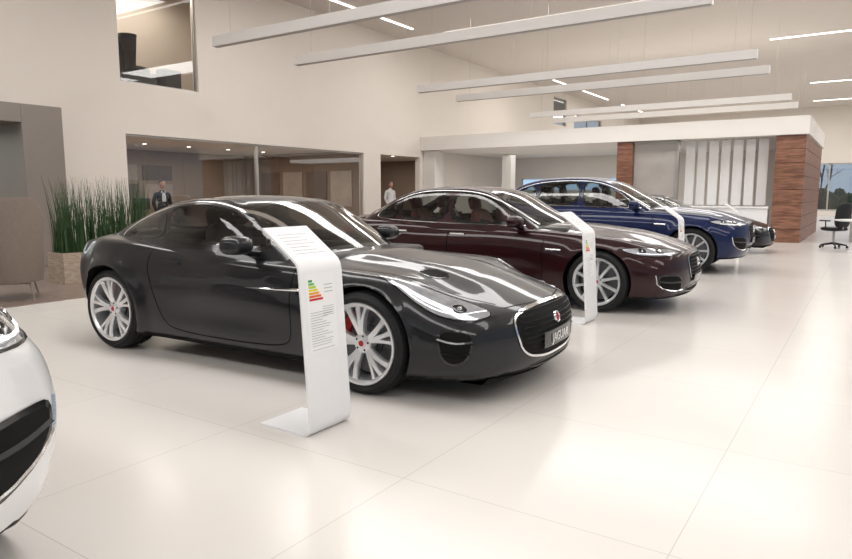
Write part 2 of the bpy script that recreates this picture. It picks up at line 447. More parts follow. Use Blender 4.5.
    for (P,IN,fr,top) in wins:
        n,u,v_=[np.array(q) for q in fr]
        for s in ((1,) if top else (1,-1)):
            g2=gvn.copy(); g2[:,1]*=s; c2=np.stack([g2@u,g2@v_],1); n2=nrm.copy(); n2[:,1]*=s
            facing=(n2@n)>.15
            vin=pip(c2,inset(P,.010)); vin2=pip(c2,P)
            allin=vin[fa].all(1)&facing; anyin=vin2[fa].any(1)&facing
            dele|=allin; blk|=anyin
    for i in range(len(fa)):
        if not dele[i]: keepf.append(gf[i]); km.append(1 if blk[i] else 0)
    gme=bpy.data.meshes.new('greenhouse'); gme.from_pydata([tuple(p) for p in gv],[],keepf)
    gme.materials.append(sp.get('roofmat') or paint); gme.materials.append(M['gloss']); gme.polygons.foreach_set('material_index',km)
    finish(gme,'greenhouse',root,True,50,fixn=False)
    bm=bmesh.new(); bm.from_mesh(me2); dl=[]
    for fc in bm.faces:
        c=fc.calc_center_median()
        if c.z>.55 and fc.normal.z>.3 and gx0+.1<c.x<gx1-.05:
            zr_=zrf(c.x+sp['Ag']*(abs(c.y)/.75)**2*.7) if c.x>gm else zrf(c.x)
            if zr_>c.z+.07 and abs(c.y)<ys(c.x,c.z)-.045: dl.append(fc)
        if fc.material_index==0 and c.z<F['zb'](c.x)+.045 and abs(fc.normal.z)>.2: fc.material_index=1
    bmesh.ops.delete(bm,geom=dl,context='FACES'); bm.to_mesh(me2); bm.free()
    finish(me2,'body_shell',root,True,40,fixn=False)
    b=MB(); z0=.32; ix0=gx0+.75; ix1=gx1-.45; iw=ys(-1.6,belt)-.06
    b.box((ix0,-iw,z0),(ix1,iw,z0+.02),0)
    b.box((ix0,iw-.06,z0),(ix1,iw,belt-.01),0); b.box((ix0,-iw,z0),(ix1,-iw+.06,belt-.01),0); b.box((ix0-.02,-iw,z0),(ix0,iw,belt-.05),0)
    b.box((gx0+.35,-.5,belt-.12),(ix0,.5,belt-.08),0)
    b.obj('interior_tub',[M['leather']],root,bevel=.015)
    b=MB(); dx=sp['dash']
    b.box((dx-.1,-iw+.05,.45),(dx+.45,iw-.05,belt+.0),0); b.obj('dashboard',[M['leather']],root,bevel=.05)
    b=MB(); n=28; sw=[]
    for i in range(n+1):
        a=2*math.pi*i/n; sw.append((dx-.25-.06*math.sin(a),-.36+.18*math.cos(a),belt-.02+.17*math.sin(a)))
    b.tube(sw,.014,8,0,False); b.tube([sw[0],sw[n//2]],.016,6,0); b.tube([(dx-.25,-.36,belt-.02),(dx+.05,-.36,belt-.1)],.03,8,0)
    b.obj('steering_wheel',[M['blackpl']],root)
    for si,(sx,sy) in enumerate(sp['seats']):
        b=MB()
        b.sph((sx+.25,sy,.50),(.27,.25,.10),0,20,10,lambda p:Vector([math.copysign(abs(c)**.5,c) for c in p]))
        rt=Matrix.Rotation(math.radians(-14),3,'Y')
        o=len(b.v); b.sph((0,0,0),(.07,.24,.33),0,20,12,lambda p:Vector([math.copysign(abs(c)**.55,c) for c in p]))
        for q in range(o,len(b.v)):
            p=Vector(b.v[q]); p.x+=.04*(abs(p.y)/.24)**2; p=rt@p; b.v[q]=(p.x+sx,p.y+sy,p.z+belt-.12)
        o=len(b.v); b.sph((0,0,0),(.05,.13,.09),0,16,10,lambda p:Vector([math.copysign(abs(c)**.6,c) for c in p]))
        for q in range(o,len(b.v)):
            p=rt@Vector(b.v[q]); b.v[q]=(p.x+sx-.12,p.y+sy,p.z+sp['hr'])
        b.tube([(sx-.08,sy-.05,belt+.15),(sx-.12,sy-.05,sp['hr'])],.008,6,0); b.tube([(sx-.08,sy+.05,belt+.15),(sx-.12,sy+.05,sp['hr'])],.008,6,0)
        b.obj('seat_%d'%(si+1),[M[interior]],root)
    wm=wheel_mesh(sp['wkey']+wstyle,r,sp['rr'],.25,wstyle)
    for nm,xa,s in (('front_left',0,1),('front_right',0,-1),('rear_left',-wb,1),('rear_right',-wb,-1)):
        o=bpy.data.objects.new('wheel_'+nm,wm); COL.objects.link(o); o.parent=root
        o.location=(xa,s*(sp['track']-.125),r); o.rotation_euler=(0,random.uniform(0,1.2),0 if s==1 else math.pi)
        if caliper:
            b=MB(); n=10; cv=[];R1,R2=.13,sp['rr']-.045; 
            for i in range(n+1):
                a=math.radians(165-i*5 if xa==0 else 60-i*5)
                for rad,yy in ((R1+.03,.030),(R2,.030),(R2,-.03),(R1+.03,-.03)): cv.append((rad*math.cos(a),yy,rad*math.sin(a)))
            cf=[]
            for i in range(n):
                for k in range(4): cf.append((i*4+k,(i+1)*4+k,(i+1)*4+(k+1)%4,i*4+(k+1)%4))
            cf+=[(0,1,2,3),tuple(n*4+k for k in (3,2,1,0))]
            b.add(cv,cf,0); c=b.obj('brake_caliper_'+nm,[M['cal']],root)
            c.location=(xa,s*(sp['track']-.125+.0),r)
            if s<0: c.scale=(1,-1,1)
    mx,my,mz=sp['mirror']
    for s in (1,-1):
        b=MB()
        def fn(p):
            q=Vector([math.copysign(abs(c)**.75,c) for c in p]); 
            if q.x<-.35: q.x=-.35
            return q
        b.sph((mx,s*my,mz),(.11,.12,.068),0,24,14,fn)
        b.box((mx-.045,s*my-.09,mz-.048),(mx-.038,s*my+.09,mz+.048),2)
        b.tube([(mx+.03,s*(my-.22),mz-.07),(mx+.02,s*(my-.1),mz-.055),(mx+.01,s*(my-.02),mz-.03)],[.035,.028,.03],10,1)
        b.obj('door_mirror_'+('left' if s==1 else 'right'),[paint,M['gloss'],M['chrome']],root,ang=50)
    sp['detail'](root,bvh0,gb,paint,sp)
    return root

def SV(L,y=0): return [(x,y,z) for x,z in L]
def lamp_pair(root,bvh,poly,n,inner=.018,blade=None):
    decal('headlamp',poly,n,bvh,[M['gloss'],M['lampsil']],root,off=.004,sp=.03,ch=2,ins=inner)
    if blade: ribbon('headlamp_blade',blade,n,bvh,M['lamplit'],root,w=.014,off=.009,smooth=2)
def lens(root,bvh,c,n,name='headlamp_projector',R=.032):
    c=Vector(c)
    N,u,v=frame(n)
    pts=[c+u*(R*math.cos(a))+v*(R*math.sin(a)) for a in np.linspace(0,2*math.pi,9)[:-1]]
    ribbon(name,pts,n,bvh,M['gloss'],root,w=R*1.2,off=.010,closed=True)
    pts=[c+u*(R*.35*math.cos(a))+v*(R*.35*math.sin(a)) for a in np.linspace(0,2*math.pi,9)[:-1]]
    ribbon(name+'_glint',pts,n,bvh,M['chrome'],root,w=R*.5,off=.014,closed=True)

def det_coupe(root,bvh,gb,paint,sp):
    G=[(1,-.54,.45),(1,-.52,.55),(1,-.34,.588),(1,0,.596),(1,.34,.588),(1,.52,.55),(1,.54,.45),(1,.47,.29),(1,.25,.245),(1,0,.24),(1,-.25,.245),(1,-.47,.29)]
    decal('grille_mesh',G,(1,0,0),bvh,[M['chrome'],M['black']],root,off=.006,sp=.04,ch=2,ins=.014,mirror=False)
    for i,z in enumerate(np.arange(.30,.565,.033)):
        yy=.46 if z>.36 else .38
        ribbon('grille_bar_%d'%i,[(1,-yy,z),(1,0,z),(1,yy,z)],(1,0,0),bvh,M['blackpl'],root,w=.008,off=.014,mirror=False,smooth=0)
    ribbon('grille_badge_ring',[(1,.024*math.cos(a),.475+.024*math.sin(a)) for a in np.linspace(0,2*math.pi,9)[:-1]],(1,0,0),bvh,M['cal'],root,w=.02,off=.02,mirror=False,closed=True)
    ribbon('grille_badge_rim',[(1,.038*math.cos(a),.475+.038*math.sin(a)) for a in np.linspace(0,2*math.pi,9)[:-1]],(1,0,0),bvh,M['chrome'],root,w=.010,off=.022,mirror=False,closed=True)
    n=(1,1.3,0)
    decal('side_intake',[(.76,.79,.485),(.66,.87,.50),(.57,.91,.47),(.60,.90,.30),(.68,.86,.26),(.75,.80,.33)],n,bvh,[M['gloss'],M['black']],root,off=.004,sp=.03,ch=2,ins=.012)
    ribbon('intake_blade',[(.75,.79,.42),(.66,.87,.41),(.58,.905,.43)],n,bvh,paint,root,w=.018,off=.018,smooth=1)
    ribbon('intake_blade_low',[(.74,.80,.35),(.67,.86,.34),(.60,.90,.35)],n,bvh,paint,root,w=.014,off=.016,smooth=1)
    decal('lower_intake',[(1,-.40,.225),(1,.40,.225),(1,.36,.185),(1,-.36,.185)],(1,0,0),bvh,[M['gloss'],M['black']],root,off=.004,sp=.04,ch=1,ins=.006,mirror=False)
    ribbon('front_splitter',[(.9,-.72,.165),(.9,-.35,.15),(.9,0,.145),(.9,.35,.15),(.9,.72,.165)],(1,0,0),bvh,M['black'],root,w=.045,off=.03,mirror=False)
    n=(.45,.5,.85)
    lamp_pair(root,bvh,[(.83,.58,.57),(.79,.76,.545),(.58,.875,.60),(.26,.855,.71),(.02,.80,.79),(.20,.735,.75),(.48,.655,.685)],n,.008,[(.77,.62,.58),(.66,.80,.58),(.42,.84,.65),(.18,.81,.74)])
    lens(root,bvh,(.64,.73,.61),n)
    ribbon('bonnet_seam',[(.78,.50,.6),(.55,.60,.68),(.1,.70,.76),(-.3,.74,.8),(-.62,.74,.85)],(0,0,1),bvh,M['seam'],root,w=.009,off=.0015)
    ribbon('bonnet_seam_front',[(.84,-.50,.6),(.92,-.2,.6),(.93,0,.6),(.92,.2,.6),(.84,.50,.6)],(.4,0,1),bvh,M['seam'],root,w=.009,off=.0015,mirror=False)
    decal('bonnet_vent',[(.40,.36,.8),(.32,.50,.8),(.14,.47,.8),(.22,.34,.8)],(0,0,1),bvh,[M['gloss'],M['black']],root,off=.003,sp=.03,ch=1,ins=.012)
    ribbon('door_seam',SV([(-.60,.80),(-.62,.6),(-.60,.35),(-.66,.24),(-1.2,.22),(-1.85,.235),(-1.98,.33),(-2.06,.55),(-2.14,.75),(-2.12,.90)]),(0,1,0),bvh,M['seam'],root,w=.009,off=.0015,smooth=2)
    ribbon('side_vent',SV([(-.42,.665),(-.56,.66)]),(0,1,0),bvh,M['black'],root,w=.07,off=.003,smooth=0)
    ribbon('side_vent_blade',SV([(-.42,.665),(-.70,.65),(-1.05,.64)]),(0,1,0),bvh,M['chrome'],root,w=.022,off=.008,smooth=1,w2=.006)
    ribbon('door_handle',SV([(-1.78,.775),(-1.98,.785)]),(0,1,0),bvh,paint,root,w=.03,off=.012,smooth=0)
    ribbon('sill_trim',SV([(-.42,.165),(-1.3,.15),(-2.2,.17)]),(0,1,0),bvh,M['black'],root,w=.05,off=.01,smooth=1)
    ribbon('window_chrome',SV([(-.80,.93),(-1.05,1.085),(-1.3,1.2),(-1.6,1.257),(-1.9,1.252),(-2.2,1.202),(-2.5,1.112),(-2.72,1.01),(-2.76,.96)]),(0,1,0),gb,M['chrome'],root,w=.014,off=.006)
    ribbon('roof_seam',[(-1.25,.50,1),(-1.8,.50,1),(-2.6,.42,1)],(0,0,1),gb,M['seam'],root,w=.008,off=.0015)
    decal('tail_lamp',[(-3.5,.50,.80),(-3.45,.80,.82),(-3.3,.9,.83),(-3.3,.9,.76),(-3.45,.8,.74),(-3.5,.5,.76)],(-1,.9,0),bvh,[M['gloss'],M['tail']],root,off=.004,sp=.03,ch=1,ins=.008)
    decal('show_plate',[(1,-.26,.30),(1,.26,.30),(1,.26,.41),(1,-.26,.41)],(1,0,0),bvh,[M['blackpl'],M['gloss']],root,off=.024,sp=.05,ch=0,ins=.004,mirror=False)
    cu=bpy.data.curves.new('plate_lettering','FONT'); cu.body='JAGUAR'; cu.size=.085; cu.align_x='CENTER'; cu.align_y='CENTER'; cu.extrude=.001
    t=bpy.data.objects.new('plate_lettering',cu); COL.objects.link(t); cu.materials.append(M['frost']); t.parent=root
    h,nn,i,d=bvh.ray_cast(Vector((3,0,.355)),Vector((-1,0,0)))
    t.location=(h.x+.03,0,.355); t.rotation_euler=(math.pi/2,0,math.pi/2)

def det_saloon(root,bvh,gb,paint,sp,dz=0,suv=False):
    g0,g1,gw=(.34,.66,.40) if not suv else (.50,.84,.42)
    G=[(1,-gw,g1-.1),(1,-gw+.04,g1-.01),(1,-.2,g1+.01),(1,0,g1+.012),(1,.2,g1+.01),(1,gw-.04,g1-.01),(1,gw,g1-.1),(1,gw-.07,g0+.03),(1,.2,g0),(1,0,g0),(1,-.2,g0),(1,-gw+.07,g0+.03)]
    decal('grille_mesh',G,(1,0,0),bvh,[M['chrome'],M['black']],root,off=.006,sp=.04,ch=2,ins=.016,mirror=False)
    for i,z in enumerate(np.arange(g0+.05,g1-.02,.04)):
        ribbon('grille_bar_%d'%i,[(1,-gw+.07,z),(1,0,z),(1,gw-.07,z)],(1,0,0),bvh,M['blackpl'],root,w=.010,off=.016,mirror=False,smooth=0)
    zc=(g0+g1)/2+.05
    ribbon('grille_badge',[(1,.035*math.cos(a),zc+.035*math.sin(a)) for a in np.linspace(0,2*math.pi,9)[:-1]],(1,0,0),bvh,M['chrome'],root,w=.04,off=.02,mirror=False,closed=True)
    n=(1,.75,0)
    a=.17 if suv else 0
    decal('side_intake',[(.80,.50,.44+a),(.7,.70,.46+a),(.62,.82,.45+a),(.64,.80,.30+a),(.75,.62,.24+a*.8),(.82,.46,.25+a*.8)],n,bvh,[M['gloss'],M['black']],root,off=.004,sp=.03,ch=2,ins=.02)
    ribbon('intake_trim',[(.82,.46,.27+a*.8),(.75,.62,.262+a*.8),(.635,.81,.32+a),(.615,.83,.45+a)],n,bvh,M['chrome'],root,w=.012,off=.01,smooth=1)
    ribbon('intake_blade',[(.82,.50,.36+a),(.72,.66,.36+a),(.64,.80,.38+a)],n,bvh,M['blackpl'],root,w=.02,off=.015,smooth=1)
    decal('lower_intake',[(1,-.42,.30+a),(1,.42,.30+a),(1,.36,.22+a),(1,-.36,.22+a)],(1,0,0),bvh,[M['gloss'],M['black']],root,off=.005,sp=.04,ch=1,ins=.012,mirror=False)
    b=.155 if suv else 0
    n=(.75,.7,.35)
    lamp_pair(root,bvh,[(.78,.46,.66+b),(.74,.60,.635+b),(.62,.76,.63+b),(.40,.87,.67+b),(.26,.90,.74+b),(.40,.84,.755+b),(.60,.72,.75+b),(.72,.56,.73+b)],n,.010,[(.74,.56,.665+b),(.62,.74,.66+b),(.44,.84,.69+b)])
    lens(root,bvh,(.62,.68,.70+b),n); lens(root,bvh,(.48,.80,.71+b),n,'headlamp_outer',.026)
    ribbon('bonnet_seam',[(.62,.50,.6),(.35,.66,.68),(.0,.72,.76),(-.3,.75,.8),(-.60,.76,.85)],(0,0,1),bvh,M['seam'],root,w=.009,off=.0015)
    bz=sp['beltz']; lo=.27 if not suv else .38
    wb=sp['wb']
    ribbon('door_seam_front',SV([(-.62,bz-.06),(-.66,.6),(-.62,.42),(-.68,lo),(-1.2,lo-.02),(-1.88,lo-.01),(-1.90,.6),(-1.88,bz)]),(0,1,0),bvh,M['seam'],root,w=.009,off=.0015)
    ribbon('door_seam_rear',SV([(-1.90,bz),(-1.90,.6),(-1.90,lo),(-2.30,lo),(-2.46,.42),(-2.62,.62),(-2.78,.78),(-2.82,bz+.02)]),(0,1,0),bvh,M['seam'],root,w=.009,off=.0015)
    ribbon('door_handle_front',SV([(-1.66,bz-.12),(-1.86,bz-.115)]),(0,1,0),bvh,M['chrome'] if not suv else paint,root,w=.026,off=.02,smooth=0)
    ribbon('door_handle_rear',SV([(-2.5,bz-.10),(-2.7,bz-.095)]),(0,1,0),bvh,M['chrome'] if not suv else paint,root,w=.026,off=.02,smooth=0)
    ribbon('side_vent',SV([(-.42,bz-.27),(-.60,bz-.265)]),(0,1,0),bvh,M['chrome'],root,w=.03,off=.006,smooth=0)
    ribbon('sill_trim',SV([(-.45,lo-.07),(-1.4,lo-.08),(-2.4,lo-.07)]),(0,1,0),bvh,M['black'],root,w=.016 if not suv else .07,off=.008,smooth=1)
    ribbon('window_chrome',SV(sp['arc']),(0,1,0),gb,M['chrome'],root,w=.010,off=.005)
    zt=.85 if not suv else 1.0
    decal('tail_lamp',[(-wb-1,.40,zt),(-wb-.9,.75,zt+.02),(-wb-.7,.92,zt+.04),(-wb-.7,.92,zt-.06),(-wb-.9,.75,zt-.08),(-wb-1,.4,zt-.08)],(-1,.9,0),bvh,[M['gloss'],M['tail']],root,off=.004,sp=.03,ch=1,ins=.008)
    decal('show_plate',[(1,-.26,.33+a),(1,.26,.33+a),(1,.26,.43+a),(1,-.26,.43+a)],(1,0,0),bvh,[M['blackpl'],M['gloss']],root,off=.026,sp=.05,ch=0,ins=.005,mirror=False)

COUPE=dict(xf=1.02,xr=-3.42,wb=2.622,W=.95,r=.345,rr=.268,track=.925,wkey='c',xf0=.10,xr0=-2.7,Af=.34,Ar=.36,flare=.028,scoop=.40,bulge=.026,
 w=[(1.03,.86),(.7,.895),(.38,.915),(0,.925),(-.4,.915),(-1,.90),(-1.6,.90),(-2.1,.925),(-2.62,.955),(-3,.945),(-3.3,.91),(-3.56,.86)],
 zb=[(1.03,.165),(.6,.13),(0,.125),(-2.6,.14),(-3.0,.18),(-3.3,.24),(-3.56,.33)],
 zw=[(1.03,.42),(0,.50),(-1.2,.52),(-2,.58),(-2.62,.62),(-3.56,.60)],
 zs=[(1.03,.55),(.85,.605),(.58,.68),(.28,.75),(0,.785),(-.3,.795),(-.8,.805),(-1.4,.83),(-2.0,.87),(-2.5,.915),(-2.9,.925),(-3.3,.90),(-3.56,.86)],
 ws=[(1.03,.72),(.6,.80),(0,.83),(-.6,.835),(-1.2,.84),(-1.8,.83),(-2.4,.84),(-2.8,.83),(-3.3,.76),(-3.56,.70)],
 zc=[(1.03,.59),(.85,.665),(.56,.735),(.25,.79),(0,.82),(-.4,.87),(-.7,.905),(-1.0,.93),(-2.0,.95),(-2.7,.98),(-3.1,.98),(-3.4,.94),(-3.56,.91)],
 zr=[(-.50,.82),(-.66,.93),(-1.0,1.105),(-1.2,1.20),(-1.38,1.268),(-1.6,1.305),(-1.8,1.31),(-2.05,1.29),(-2.4,1.215),(-2.8,1.10),(-3.1,1.0),(-3.3,.92),(-3.38,.86)],
 gw=[(-.5,.76),(-1.0,.80),(-1.5,.815),(-2.0,.80),(-2.4,.765),(-2.8,.70),(-3.2,.60),(-3.38,.5)],
 gx=(-.50,-3.38),gmid=-1.7,Ag=.24,Agr=.2,tum=.36,belt=.88,crown=.055,gz0=.76,
 ws_x=(-.58,-1.34),rw_x=(-3.12,-2.25),dash=-.9,hr=1.12,seats=[(-1.75,-.36),(-1.75,.36)],mirror=(-1.05,.97,.955),
 side=[[(-.83,.925),(-1.05,1.065),(-1.3,1.18),(-1.6,1.235),(-1.9,1.23),(-2.1,1.20),(-2.06,1.0),(-2.04,.935),(-1.6,.92),(-1.2,.912)],
       [(-2.13,1.195),(-2.35,1.15),(-2.55,1.075),(-2.71,.985),(-2.6,.955),(-2.08,.94)]],
 Bf=[(.1,.06),(.25,.0),(.38,0),(.48,.015),(.58,.07),(.8,.25)],Br=[(.2,.15),(.5,.03),(.7,0),(.95,.02)],detail=det_coupe)
SALOON=dict(xf=.93,xr=-3.80,wb=2.86,W=.93,r=.345,rr=.262,track=.905,wkey='s',xf0=.05,xr0=-3.0,Af=.34,Ar=.30,flare=.014,scoop=.45,bulge=.012,
 w=[(.93,.85),(.55,.88),(.2,.905),(0,.91),(-.5,.912),(-1.5,.92),(-2.4,.925),(-2.88,.925),(-3.3,.905),(-3.84,.84)],
 zb=[(.93,.18),(.5,.155),(0,.15),(-3,.17),(-3.5,.24),(-3.84,.34)],
 zw=[(.93,.46),(0,.56),(-1.2,.60),(-2.6,.64),(-3.84,.64)],
 zs=[(.93,.66),(.68,.735),(.35,.79),(0,.825),(-.5,.865),(-1,.89),(-2,.92),(-3,.955),(-3.5,.955),(-3.84,.93)],
 ws=[(.93,.70),(.5,.77),(0,.80),(-.6,.83),(-1.5,.84),(-2.5,.83),(-3.3,.79),(-3.84,.72)],
 zc=[(.93,.71),(.68,.80),(.35,.865),(0,.905),(-.5,.96),(-.7,.975),(-2.6,.99),(-3.2,1.03),(-3.6,1.03),(-3.84,1.0)],
 zr=[(-.48,.87),(-.63,.98),(-1.0,1.175),(-1.3,1.33),(-1.5,1.39),(-1.8,1.425),(-2.1,1.43),(-2.5,1.405),(-2.85,1.31),(-3.15,1.18),(-3.45,1.05),(-3.6,.96)],
 gw=[(-.48,.79),(-1,.825),(-2,.83),(-2.8,.80),(-3.2,.75),(-3.6,.64)],
 gx=(-.48,-3.6),gmid=-2.0,Ag=.22,Agr=.2,tum=.33,belt=.93,crown=.055,gz0=.8,
 ws_x=(-.56,-1.38),rw_x=(-3.4,-2.72),dash=-.85,hr=1.2,seats=[(-1.65,-.38),(-1.65,.38),(-2.55,-.38),(-2.55,.38)],mirror=(-.97,.98,1.0),beltz=.95,
 side=[[(-.82,.965),(-1.1,1.125),(-1.4,1.275),(-1.65,1.335),(-1.90,1.35),(-1.90,.975),(-1.4,.965)],
       [(-1.96,1.352),(-2.3,1.345),(-2.62,1.285),(-2.70,1.22),(-2.66,.99),(-1.96,.975)],
       [(-2.73,1.235),(-2.9,1.16),(-3.05,1.06),(-3.08,1.02),(-2.72,.995)]],
 arc=[(-.78,.96),(-1.08,1.135),(-1.38,1.29),(-1.65,1.352),(-2.0,1.368),(-2.35,1.36),(-2.65,1.295),(-2.95,1.15),(-3.10,1.03),(-3.0,.995),(-2.4,.97),(-1.5,.95),(-.9,.945)],
 Bf=[(.1,.10),(.3,.02),(.45,0),(.6,.02),(.7,.06),(.9,.2)],Br=[(.2,.12),(.5,.02),(.7,0),(1.05,.04)],detail=det_saloon)
SUV=dict(SALOON)
def up(t,a): return [(x,y+a) for x,y in t]
SUV.update(xf=.86,r=.38,rr=.285,track=.93,W=.96,wkey='v',wb=2.874,flare=.02,scoop=.55,xr=-3.83,
 w=[(x,y+.03) for x,y in SALOON['w']], zb=up(SALOON['zb'],.08), zw=up(SALOON['zw'],.13), zs=[(.86,.82),(.6,.89),(.3,.94),(0,.965),(-.5,.995),(-1,1.01),(-2,1.04),(-3,1.08),(-3.5,1.08),(-3.84,1.04)],
 ws=[(x,y+.02) for x,y in SALOON['ws']],
 zc=[(.86,.88),(.6,.97),(.3,1.025),(0,1.06),(-.5,1.10),(-.7,1.11),(-2.6,1.12),(-3.2,1.13),(-3.6,1.12),(-3.84,1.07)],
 zr=[(-.42,1.0),(-.58,1.10),(-1.0,1.34),(-1.3,1.50),(-1.5,1.57),(-1.8,1.625),(-2.1,1.64),(-2.6,1.63),(-3.1,1.56),(-3.35,1.46),(-3.6,1.25),(-3.75,1.08)],
 gw=[(-.42,.80),(-1,.84),(-2,.85),(-2.8,.83),(-3.3,.78),(-3.75,.70)],gx=(-.42,-3.75),gmid=-2.1,tum=.30,belt=1.05,gz0=.92,crown=.06,
 ws_x=(-.50,-1.38),rw_x=(-3.66,-3.25),hr=1.36,mirror=(-.95,1.0,1.14),beltz=1.08,
 side=[[(-.80,1.10),(-1.1,1.275),(-1.4,1.435),(-1.65,1.515),(-1.90,1.545),(-1.90,1.115),(-1.4,1.105)],
       [(-1.96,1.55),(-2.3,1.55),(-2.68,1.53),(-2.75,1.49),(-2.72,1.14),(-1.96,1.118)],
       [(-2.80,1.50),(-3.05,1.44),(-3.25,1.33),(-3.36,1.22),(-3.30,1.19),(-2.78,1.145)]],
 arc=[(-.74,1.09),(-1.08,1.29),(-1.38,1.45),(-1.65,1.532),(-2.0,1.568),(-2.65,1.55),(-3.08,1.455),(-3.30,1.33),(-3.42,1.20),(-3.3,1.165),(-2.6,1.12),(-1.5,1.09),(-.85,1.08)],
 Bf=[(.2,.12),(.4,.03),(.55,0),(.75,.01),(.88,.05),(1.05,.18)],Br=[(.2,.12),(.5,.02),(.8,0),(1.15,.06)],
 detail=lambda *a: det_saloon(*a,suv=True))

P_grey=mat('paint_dark_grey',(.013,.0135,.016),.34,metal=.3,coat=.6,noise=.04,nscale=300,spec=.2)
P_red=mat('paint_burgundy',(.020,.0018,.0032),.35,metal=.25,coat=.6,noise=.04,nscale=300,spec=.2)
P_blue=mat('paint_blue',(.0018,.009,.058),.35,metal=.3,coat=.6,noise=.04,nscale=300,spec=.2)
P_white=mat('paint_white',(.78,.78,.79),.35,metal=0,coat=1,noise=.01,nscale=300)
TH=math.radians(3.1)
build_car('sports_coupe',COUPE,P_grey,(-2.76,4.21),TH,'leather','twin')
build_car('saloon_car',SALOON,P_red,(-2.52,8.05),TH,'leatherred','ten',False)
build_car('suv_car',SUV,P_blue,(-2.46,12.50),TH,'leather','ten',False)
build_car('sports_coupe',COUPE,mat('paint_black',(.008,.009,.012),.3,metal=.3,coat=.6,noise=.04,spec=.3),(-2.75,16.9),TH,'leather','twin')
build_car('suv_car',SUV,P_white,(-2.79,.12),TH,'leather','ten',False,1.09)

# ------------------------------------------------------------ room
XL,XR,Y0,Y1,H=-13.8,14.0,-9.0,48.0,6.6
def floor_mat():
    m=bpy.data.materials.new('porcelain_tile'); m.use_nodes=True; nt=m.node_tree; b=nt.nodes['Principled BSDF']
    tc=nt.nodes.new('ShaderNodeTexCoord'); mp=nt.nodes.new('ShaderNodeMapping'); mp.inputs['Location'].default_value=(.52,0,0)
    br=nt.nodes.new('ShaderNodeTexBrick'); br.offset=0; br.inputs['Scale'].default_value=1
    br.inputs['Brick Width'].default_value=1.2; br.inputs['Row Height'].default_value=1.2; br.inputs['Mortar Size'].default_value=.0025; br.inputs['Mortar Smooth'].default_value=.3
    br.inputs['Color1'].default_value=(.735,.70,.665,1); br.inputs['Color2'].default_value=(.75,.715,.68,1); br.inputs['Mortar'].default_value=(.56,.525,.49,1)
    n=nt.nodes.new('ShaderNodeTexNoise'); n.inputs['Scale'].default_value=.8; n.inputs['Detail'].default_value=5
    mx=nt.nodes.new('ShaderNodeMixRGB'); mx.blend_type='MULTIPLY'; mx.inputs[0].default_value=.10
    nt.links.new(tc.outputs['Object'],mp.inputs[0]); nt.links.new(mp.outputs[0],br.inputs['Vector']); nt.links.new(tc.outputs['Object'],n.inputs['Vector'])
    nt.links.new(br.outputs['Color'],mx.inputs[1]); nt.links.new(n.outputs['Fac'],mx.inputs[2]); nt.links.new(mx.outputs[0],b.inputs['Base Color'])
    b.inputs['Roughness'].default_value=.2; b.inputs['Specular IOR Level'].default_value=.45
    return m
b=MB(); b.box((XL-.2,Y0,-.2),(XR,Y1,0)); b.obj('floor',[floor_mat()],smooth=False)
b=MB(); b.box((XL+.01,-4,0),(-8.3,19.6,.006)); b.obj('floor_wood_inlay',[M['woodfl']],smooth=False)
b=MB(); b.box((XL-6,Y0,H),(XR,Y1,H+.2)); b.obj('ceiling',[M['ceil']],smooth=False)
def wall_y(name,x0,x1,ya,yb,z0,z1,holes,m):
    ysx=sorted({ya,yb,*[h[0] for h in holes],*[h[1] for h in holes]}); b=MB()
    for i in range(len(ysx)-1):
        a,c=ysx[i],ysx[i+1]; hs=sorted([(h[2],h[3]) for h in holes if h[0]<=a+1e-6 and h[1]>=c-1e-6]); z=z0
        for (p,q) in hs:
            if p>z+1e-6: b.box((x0,a,z),(x1,c,p))
            z=q
        if z<z1: b.box((x0,a,z),(x1,c,z1))
    return b.obj(name,[m],smooth=False)
wall_y('wall_left',XL-.2,XL,Y0,Y1,0,H,[(1.9,5.9,0,2.57),(8.75,17.1,0,2.65),(18.0,20.35,0,2.65),(8.7,10.75,3.78,6.1),(32.6,34.4,4.9,6.3),(35.5,40,4.9,5.7)],M['plaster'])
def wall_x(name,y0,y1,xa,xb,z0,z1,holes,m):
    xs=sorted({xa,xb,*[h[0] for h in holes],*[h[1] for h in holes]}); b=MB()
    for i in range(len(xs)-1):
        a,c=xs[i],xs[i+1]; hs=sorted([(h[2],h[3]) for h in holes if h[0]<=a+1e-6 and h[1]>=c-1e-6]); z=z0
        for (p,q) in hs:
            if p>z+1e-6: b.box((a,y0,z),(c,y1,p))
            z=q
        if z<z1: b.box((a,y0,z),(c,y1,z1))
    return b.obj(name,[m],smooth=False)
wall_x('wall_back',Y1,Y1+.2,XL-.2,XR,0,H,[(-4,13,.3,3.2)],M['plaster'])
wall_x('wall_front',Y0-.2,Y0,XL-.2,XR,0,H,[(-12,13,.2,4.8)],M['plaster'])
wall_y('wall_right',XR,XR+.2,Y0,Y1,0,H,[(-8,46,.2,4.8)],M['plaster'])
def glazing(name,axis,pos,a,c,z0,z1,n,fr=.06,dep=.08,g=True):
    b=MB()
    def bx(p,q,r1,r2,mi,d=dep):
        if axis=='y': b.box((pos-d/2,p,r1),(pos+d/2,q,r2),mi)
        else: b.box((p,pos-d/2,r1),(q,pos+d/2,r2),mi)
    bx(a,c,z0,z0+fr,0); bx(a,c,z1-fr,z1,0)
    for i in range(n+1):
        t=a+(c-a)*i/n; t=min(max(t,a+fr/2),c-fr/2); bx(t-fr/2,t+fr/2,z0,z1,0)
    if g: bx(a+fr,c-fr,z0+fr,z1-fr,1,.008)
    return b.obj(name,[M['alu'],M['winglass']],smooth=False)
glazing('window_1','y',XL-.1,8.75,12.6,0,2.65,1,.04)
glazing('window_2','y',XL-.1,12.6,17.1,0,2.65,1,.04)
glazing('window_3','y',XL-.1,8.7,10.75,3.78,6.1,1,.03)
glazing('window_4','y',XL-.1,32.6,34.4,4.9,6.3,1,.06)
